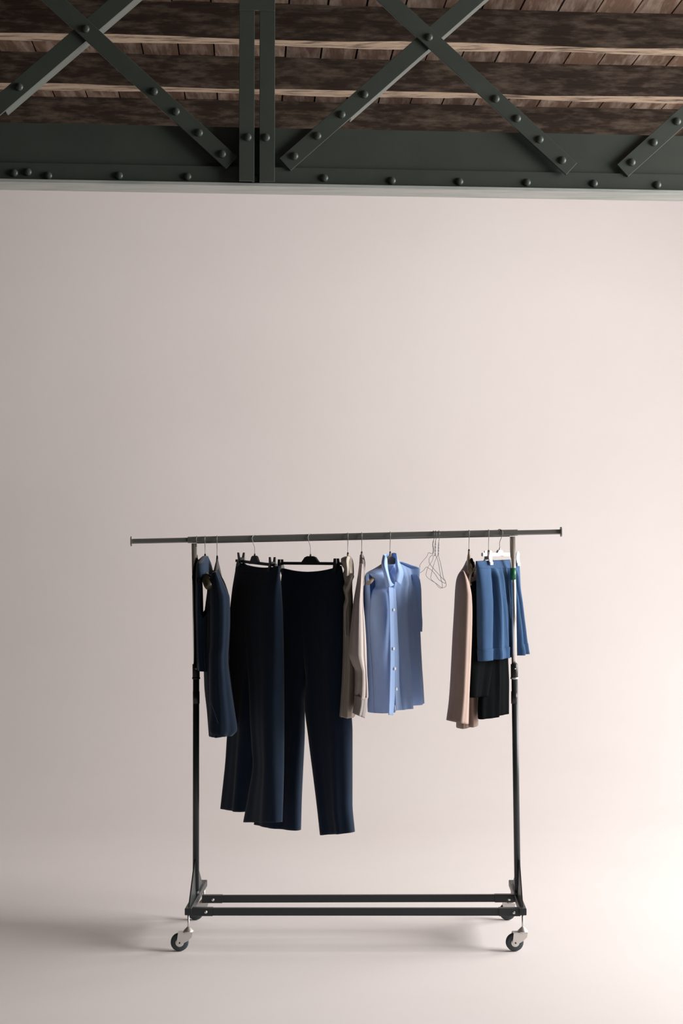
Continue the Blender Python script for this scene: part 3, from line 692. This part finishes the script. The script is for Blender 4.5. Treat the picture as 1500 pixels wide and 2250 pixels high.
# ---------------------------------------------------------------- 8 light blue shirt
g = garment('shirt', 857, 1217, 'light blue buttoned shirt with stand collar and open shoulders, facing forward', 'shirt')
TH8 = 52
hh = arm_hanger('clothes_hanger', 857, 1217, math.radians(TH8), 'tan wooden hanger showing in the open collar of the light blue shirt', 'wood', half=0.15, half2=0.195, tip=0.62, drop=0.10, hgt=0.046, thick=0.016, curve=1.1)
pl = Plane(860, TH8)
rows8 = [(840, 1241, 874, 1234, 0.035), (825, 1250, 892, 1240, 0.045), (807, 1261, 913, 1248, 0.052), (811.5, 1268, 911, 1257, 0.056), (816.5, 1278, 909, 1265, 0.060), (816, 1288, 908.5, 1274, 0.063), (810, 1298, 908, 1284, 0.066), (806.5, 1310, 908, 1296, 0.068), (804.5, 1326, 908, 1310, 0.07), (801.5, 1357, 908.5, 1345, 0.072), (803, 1411, 911, 1400, 0.074), (807, 1477, 914.5, 1460, 0.076), (809, 1530, 917.5, 1503, 0.078), (810.5, 1568, 919.5, 1538, 0.078)]
def slit(x, fr, sn):                                   # the front stands a little open along the placket
    if sn <= 0: return 0.0
    return 0.010 * math.exp(-((x - 0.02) / 0.10) ** 2) - 0.012 * math.exp(-((x - 0.24) / 0.07) ** 2) * min(1, fr * 2) + 0.014 * math.exp(-((x - 0.72) / 0.10) ** 2) - 0.012 * math.exp(-((x - 0.52) / 0.09) ** 2)
gap8 = [(868.5, 1578), (867.5, 1549), (871, 1545), (876, 1560), (877, 1578)]
b = MB(); drape(b, pl, rows8, 220, 256, 0.62, (0.002, 0.019, 3.0, 0.9), seed=61, holes=((gap8, 'front'),), extra=slit, half='front')
rows8b = [(r_[0] if not 1264 < r_[1] < 1312 else 804.5,) + r_[1:] for r_ in rows8]
drape(b, pl, rows8b, 80, 96, 0.8, (0.002, 0.012, 2.4, 0.3), seed=62, half='back')
body = b.build('body', M['sky'], g, solid=0.0012)
# placket and buttons
b = MB(); sheet(b, pl, [[(x0, y, v), (x1, y + 0.5, v)] for x0, x1, y, v in ((853, 862, 1290, 0.080), (855, 864, 1330, 0.086), (856, 865, 1380, 0.092), (857, 866, 1430, 0.096), (856.5, 866.5, 1480, 0.099), (855, 866.5, 1530, 0.101), (853.5, 863, 1571, 0.102))], 5)
b.build('placket', M['sky'], g, solid=0.003)
b = MB(); sheet(b, pl, [[(x0, y, v), (x1, y - 1, v)] for x0, x1, y, v in ((862, 868, 1292, 0.076), (863.5, 871, 1340, 0.082), (865, 874, 1400, 0.087), (866, 876, 1440, 0.090), (867, 877, 1500, 0.091), (868.5, 881, 1545, 0.092), (870, 884, 1561, 0.092))], 5)
b.build('button_stand', M['sky'], g, solid=0.002)
for x, y, v in ((864.5, 1340, 0.091), (864.3, 1425, 0.101), (867, 1469, 0.104), (870.5, 1514, 0.104)):
    P = pl.hit(x, y, v); b = MB()
    b.lathe(P, pl.n, [(0, 0.0058), (0.0015, 0.0062), (0.003, 0.0055), (0.003, 0.0042), (0.0018, 0.0036), (0.0018, 0.0003)], 18); b.build('button', M['pearl'], g)
# collar: standing back with two wings
b = MB()
sheet(b, pl, [[(842, 1219, 0.045), (850, 1216, -0.02), (860, 1215, -0.055), (868, 1215, -0.03), (871.5, 1218, 0.035)], [(840, 1238, 0.058), (850, 1240, -0.02), (860, 1240, -0.05), (867, 1236, -0.03), (872, 1236, 0.045)]], 5)
sheet(b, pl, [[(841.5, 1219, 0.046), (847, 1221, 0.060), (850, 1228, 0.064)], [(838, 1240, 0.066), (844, 1242, 0.088), (852, 1252, 0.092)], [(843, 1262, 0.078), (850, 1266, 0.098), (858, 1276, 0.100)], [(848, 1290, 0.084), (856, 1290, 0.100), (865.5, 1285, 0.102)]], 5)
sheet(b, pl, [[(870.5, 1216, 0.034), (871.5, 1222, 0.05), (872.5, 1228, 0.05)], [(868.5, 1240, 0.066), (874, 1242, 0.082), (881, 1243, 0.066)], [(870, 1256, 0.080), (878, 1260, 0.092), (886, 1262, 0.080)], [(867, 1278, 0.088), (874, 1280, 0.098), (880, 1287, 0.090)]], 5)
b.build('collar', M['sky'], g, solid=0.0018)
# hanging sleeves, open at the shoulder
b = MB(); ps = Plane(912, TH8, -0.02)
drape(b, ps, [(903, 1262, 912, 1264, 0.02), (902.5, 1272, 917, 1276, 0.026), (902, 1300, 919.5, 1300, 0.03), (903, 1339, 920, 1339, 0.03), (906, 1365, 919.5, 1365, 0.03), (908, 1388, 918, 1387, 0.028)], 44, 40, 0.9, (0.001, 0.003, 1.4, 0.2), seed=71)
sheet(b, ps, [[(918, 1339, 0.02), (922.8, 1343, 0.02)], [(918, 1347, 0.02), (920, 1350, 0.02)]], 2)
b.build('sleeve', M['sky'], g, solid=0.0012)
b = MB(); ps = Plane(803, TH8, -0.045)
drape(b, ps, [(804, 1265, 811, 1263, 0.008), (799, 1274, 818, 1272, 0.012), (796.5, 1288, 819, 1288, 0.016), (794.5, 1300, 814, 1300, 0.020), (793.5, 1312, 811, 1310, 0.024), (795, 1345, 808, 1342, 0.026), (799, 1372, 806, 1370, 0.02), (802, 1395, 806, 1394, 0.014)], 44, 40, 0.9, (0.001, 0.003, 1.4, 0.2), seed=73)
b.build('sleeve', M['sky'], g, solid=0.0012)

# ---------------------------------------------------------------- 9 three wire hangers
def wire_hanger(px, neck_top, neck_pts, loop, label):
    X = at(px, neck_top, RY); root = thing('wire_hanger', (X.x, RY, X.z), label, 'hanger', 'wire hangers on the rail')
    xs_ = [p[0] for p in loop]; lo, hi = min(xs_), max(xs_)
    def dep(x): return RY + 0.19 - 0.38 * (x - lo) / (hi - lo)
    nb = neck_pts[-1]
    def wpt(x, y):
        f = min(1.0, abs(y - nb[1]) / 12.0 + abs(x - nb[0]) / 10.0); return at(x, y, RY * (1 - f) + dep(x) * f)
    b = MB(); b.tube(smooth_path([wpt(*p) for p in loop], 4), 0.0009, 6); b.build('frame', M['wire'], root)
    b = MB(); nk = smooth_path([at(x, y, RY) for x, y in neck_pts], 8)
    for ph in (0, math.pi):
        b.tube([p + Vector((0.0014 * math.cos(i * 0.9 + ph), 0.0014 * math.sin(i * 0.9 + ph), 0)) for i, p in enumerate(nk)], 0.0011, 6)
    b.build('twisted_neck', M['wire'], root)
    b = MB(); b.tube(hook_path(px, neck_top, 0.15), 0.0011, 6); b.build('hook', M['wire'], root)
wire_hanger(952, 1189, [(951.8, 1189), (950.5, 1197), (952, 1207), (951, 1216)], [(951, 1216), (947, 1216.5), (941, 1214.5), (937, 1223), (923.5, 1239), (922, 1246), (918.5, 1250), (920, 1259), (930, 1253.5), (936, 1246), (942, 1249), (950, 1255), (958, 1265), (964, 1274), (977, 1281.5), (978, 1277), (967, 1266), (945, 1241), (942.5, 1232), (943.5, 1225), (951, 1218)],
            'thin bent wire hanger reaching left to the blue shirt, leftmost of the three')
wire_hanger(956.5, 1190, [(956.5, 1190), (955.8, 1205), (955.8, 1221)], [(955.8, 1221), (952, 1221), (950.5, 1229), (945, 1239), (940, 1246), (936.5, 1257), (936.5, 1266), (945, 1274), (958, 1282), (970.5, 1291), (970.8, 1280), (968.5, 1272), (964, 1243), (959.5, 1225), (955.8, 1221)],
            'thin bare wire hanger between two others, middle of the three')
wire_hanger(963.6, 1193, [(963.6, 1193), (963, 1206), (962.5, 1220)], [(962.5, 1220), (959, 1224), (953, 1240), (949, 1255), (946.5, 1265), (947, 1273), (957, 1282), (966, 1292), (979, 1288.5), (978, 1277), (973.5, 1268), (968, 1240), (962.5, 1220)],
            'thin bare wire hanger nearest the tan coat, rightmost of the three')

# ---------------------------------------------------------------- 10 tan coat
arm_hanger('clothes_hanger', 1030, 1212, math.radians(88), 'tan wooden hanger inside the camel tan coat, right of the wire hangers', 'wood', half=0.09, drop=0.06, hgt=0.045, thick=0.014)
g = garment('coat', 1030, 1212, 'camel tan coat seen from the side with a long sleeve, left of the black top', 'coat')
pl = Plane(1031, 0, -0.085)
body10 = [(1025, 1232, 1041, 1234, 0.03), (1018.5, 1246, 1045, 1246, 0.05), (1009, 1262, 1048, 1266, 0.07), (1006, 1290, 1049, 1290, 0.08), (1006, 1340, 1050, 1340, 0.08), (1004, 1400, 1050, 1400, 0.08), (1003, 1480, 1049, 1480, 0.08), (1003, 1540, 1049, 1540, 0.08), (1003, 1598, 1049, 1591, 0.08)]
b = MB(); drape(b, pl, body10, 60, 72, 0.85, (0.002, 0.012, 1.8, 2.6), seed=81,
                holes=(([(1033.5, 1243), (1036.5, 1233), (1041, 1233), (1044, 1250), (1040, 1262), (1036.5, 1268)], 'front'),))
b.build('body', M['tan'], g, solid=0.003)
pl2 = Plane(1012, 18, 0.13)
sl10 = [(1012, 1256, 1018, 1254, 0.012), (1008, 1262, 1021.5, 1262, 0.026), (1004, 1274, 1027, 1276, 0.040), (1002, 1288, 1031.5, 1294, 0.046), (1001, 1302, 1034, 1312, 0.050), (999, 1340, 1035.3, 1345, 0.05), (996, 1390, 1034.5, 1392, 0.052), (993, 1450, 1032.5, 1452, 0.052), (989.5, 1515, 1029.5, 1518, 0.052), (987, 1545, 1028.5, 1550, 0.05), (981.8, 1583, 1027.5, 1590, 0.048)]
b = MB(); drape(b, pl2, sl10, 70, 64, 1.0, (0.001, 0.005, 1.3, 0.6), seed=83, close_top=True); b.build('sleeve', M['tan'], g, solid=0.003)
b = MB(); sheet(b, Plane(1040, 0, 0.05), [[(1033, 1228, 0.0), (1036, 1226, 0.02), (1038, 1229, 0.0)], [(1034, 1240, 0.0), (1038, 1237, 0.02), (1041, 1242, 0.0)], [(1035, 1254, 0.0), (1038, 1253, 0.02), (1040, 1258, 0.0)], [(1036, 1268, 0.0), (1038, 1266, 0.02), (1039, 1268, 0.0)]], 4)
b.build('facing', M['black_cloth'], g, solid=0.002)
# ---------------------------------------------------------------- 11 black top
h = arm_hanger('clothes_hanger', 1073, 1214, math.radians(62), 'ivory curved hanger carrying the black top behind the blue shorts', 'ivory', half=0.10, half2=0.13, drop=0.055, hgt=0.016, thick=0.007)
b = MB(); ph_ = Plane(1040, 60, 0.03)
b.tube(smooth_path([ph_.hit(x, y) for x, y in ((1056, 1236), (1047, 1245), (1040, 1251), (1035, 1259), (1031.5, 1272), (1030.8, 1283), (1034, 1284.5), (1042, 1283))], 5), 0.0042, 10)
b.build('hanger_loop', M['ivory'], h)
g = garment('sleeveless_top', 1073, 1214, 'black sleeveless top with side slits hanging behind the blue shorts', 'top')
pl = Plane(1073, 55, -0.012)
rb = [(1040, 1278, 1112, 1262, 0.012), (1033, 1285, 1112, 1275, 0.022), (1032, 1310, 1112, 1300, 0.026), (1032, 1360, 1112, 1350, 0.026), (1031.5, 1440, 1108, 1425, 0.026), (1031, 1490, 1090, 1480, 0.024), (1030.5, 1533, 1080, 1526, 0.022)]
b = MB(); drape(b, pl, rb, 50, 72, 0.8, (0.002, 0.006, 2, 0.5), seed=91, close_top=True); b.build('back_panel', M['black_cloth'], g, solid=0.002)
pl2 = Plane(1073, 55, -0.008)
rf = [(1056, 1300, 1108, 1290, 0.016), (1055, 1380, 1110, 1370, 0.026), (1054, 1460, 1111.5, 1450, 0.028), (1053.5, 1520, 1113, 1500, 0.028), (1052.5, 1560, 1112.5, 1542, 0.028), (1053, 1581, 1112.5, 1566, 0.027)]
b = MB(); drape(b, pl2, rf, 50, 72, 0.8, (0.003, 0.008, 1.8, 0.2), seed=93, close_top=True); b.build('front_panel', M['black_cloth'], g, solid=0.002)
# ---------------------------------------------------------------- 12 blue shorts
TH12 = 54
clip_hanger('clip_hanger', 1097.5, 1208, (1059, 1218.5, 1139, 1218.5), ((1071.5, 1210, 1240, 0.010), (1131.5, 1212, 1242, 0.010)), TH12,
            'white plastic clip hanger holding the blue shorts, by the right chrome post', 'white_plastic', 0.026, 0.02, 0.7, bar_h=0.014)
g = garment('shorts', 1097.5, 1208, 'mid-blue pleated shorts with turned-up cuffs behind the right chrome post', 'shorts')
pl = Plane(1097, TH12, -0.008)
r12 = [(1046, 1233, 1136.5, 1229, 0.010), (1046.5, 1240, 1138, 1238, 0.015), (1048, 1250, 1139, 1249, 0.022), (1049.5, 1290, 1139.5, 1285, 0.032), (1050.5, 1330, 1144, 1326, 0.037), (1051, 1380, 1149.5, 1374, 0.038), (1052, 1430, 1154, 1414, 0.037), (1053, 1453, 1156.8, 1434, 0.036)]
def pleats(x, fr, sn):
    if sn <= 0: return 0.0
    v = 0.0
    for c, wd, dp in ((-0.55, 0.055, 0.026), (-0.02, 0.03, 0.014), (0.28, 0.055, 0.026), (-0.22, 0.04, 0.010), (0.62, 0.04, 0.012)):
        cc = c + 0.10 * (0.4 - fr) * (1 if c < 0.1 else -1)
        v -= dp * math.exp(-((x - cc) / (wd * (0.7 + 0.8 * fr))) ** 2) * min(1.0, max(0.0, (fr - 0.06) * 9)) * (1 - 0.35 * fr)
        v += dp * 0.6 * math.exp(-((x - cc - wd * 2.1) / (wd * 1.2)) ** 2) * min(1.0, max(0.0, (fr - 0.06) * 9))
    return v
b = MB(); drape(b, pl, r12, 70, 160, 0.75, (0.0, 0.006, 2.2, 0.7), seed=101, extra=pleats); b.build('shorts_cloth', M['denim'], g, solid=0.0018)
b = MB(); drape(b, pl, band_rows(r12, 1232, 1250, 6), 8, 96, 0.75, (0.0, 0.0005, 2.2, 0.7), seed=101); b.build('waistband', M['denim'], g, solid=0.0015)
cf = [(a - 0.4, y0, c_ + 0.4, y1, t + 0.003) for a, y0, c_, y1, t in interp_rows(r12, 71)[62:71]]
b = MB()
drape(b, pl, cf, 10, 160, 0.75, (0.0053, 0.006, 2.2, 0.7), seed=101, extra=lambda x, fr, sn: pleats(x, 0.885 + fr * 0.115, sn)); b.build('cuff', M['denim'], g, solid=0.002)
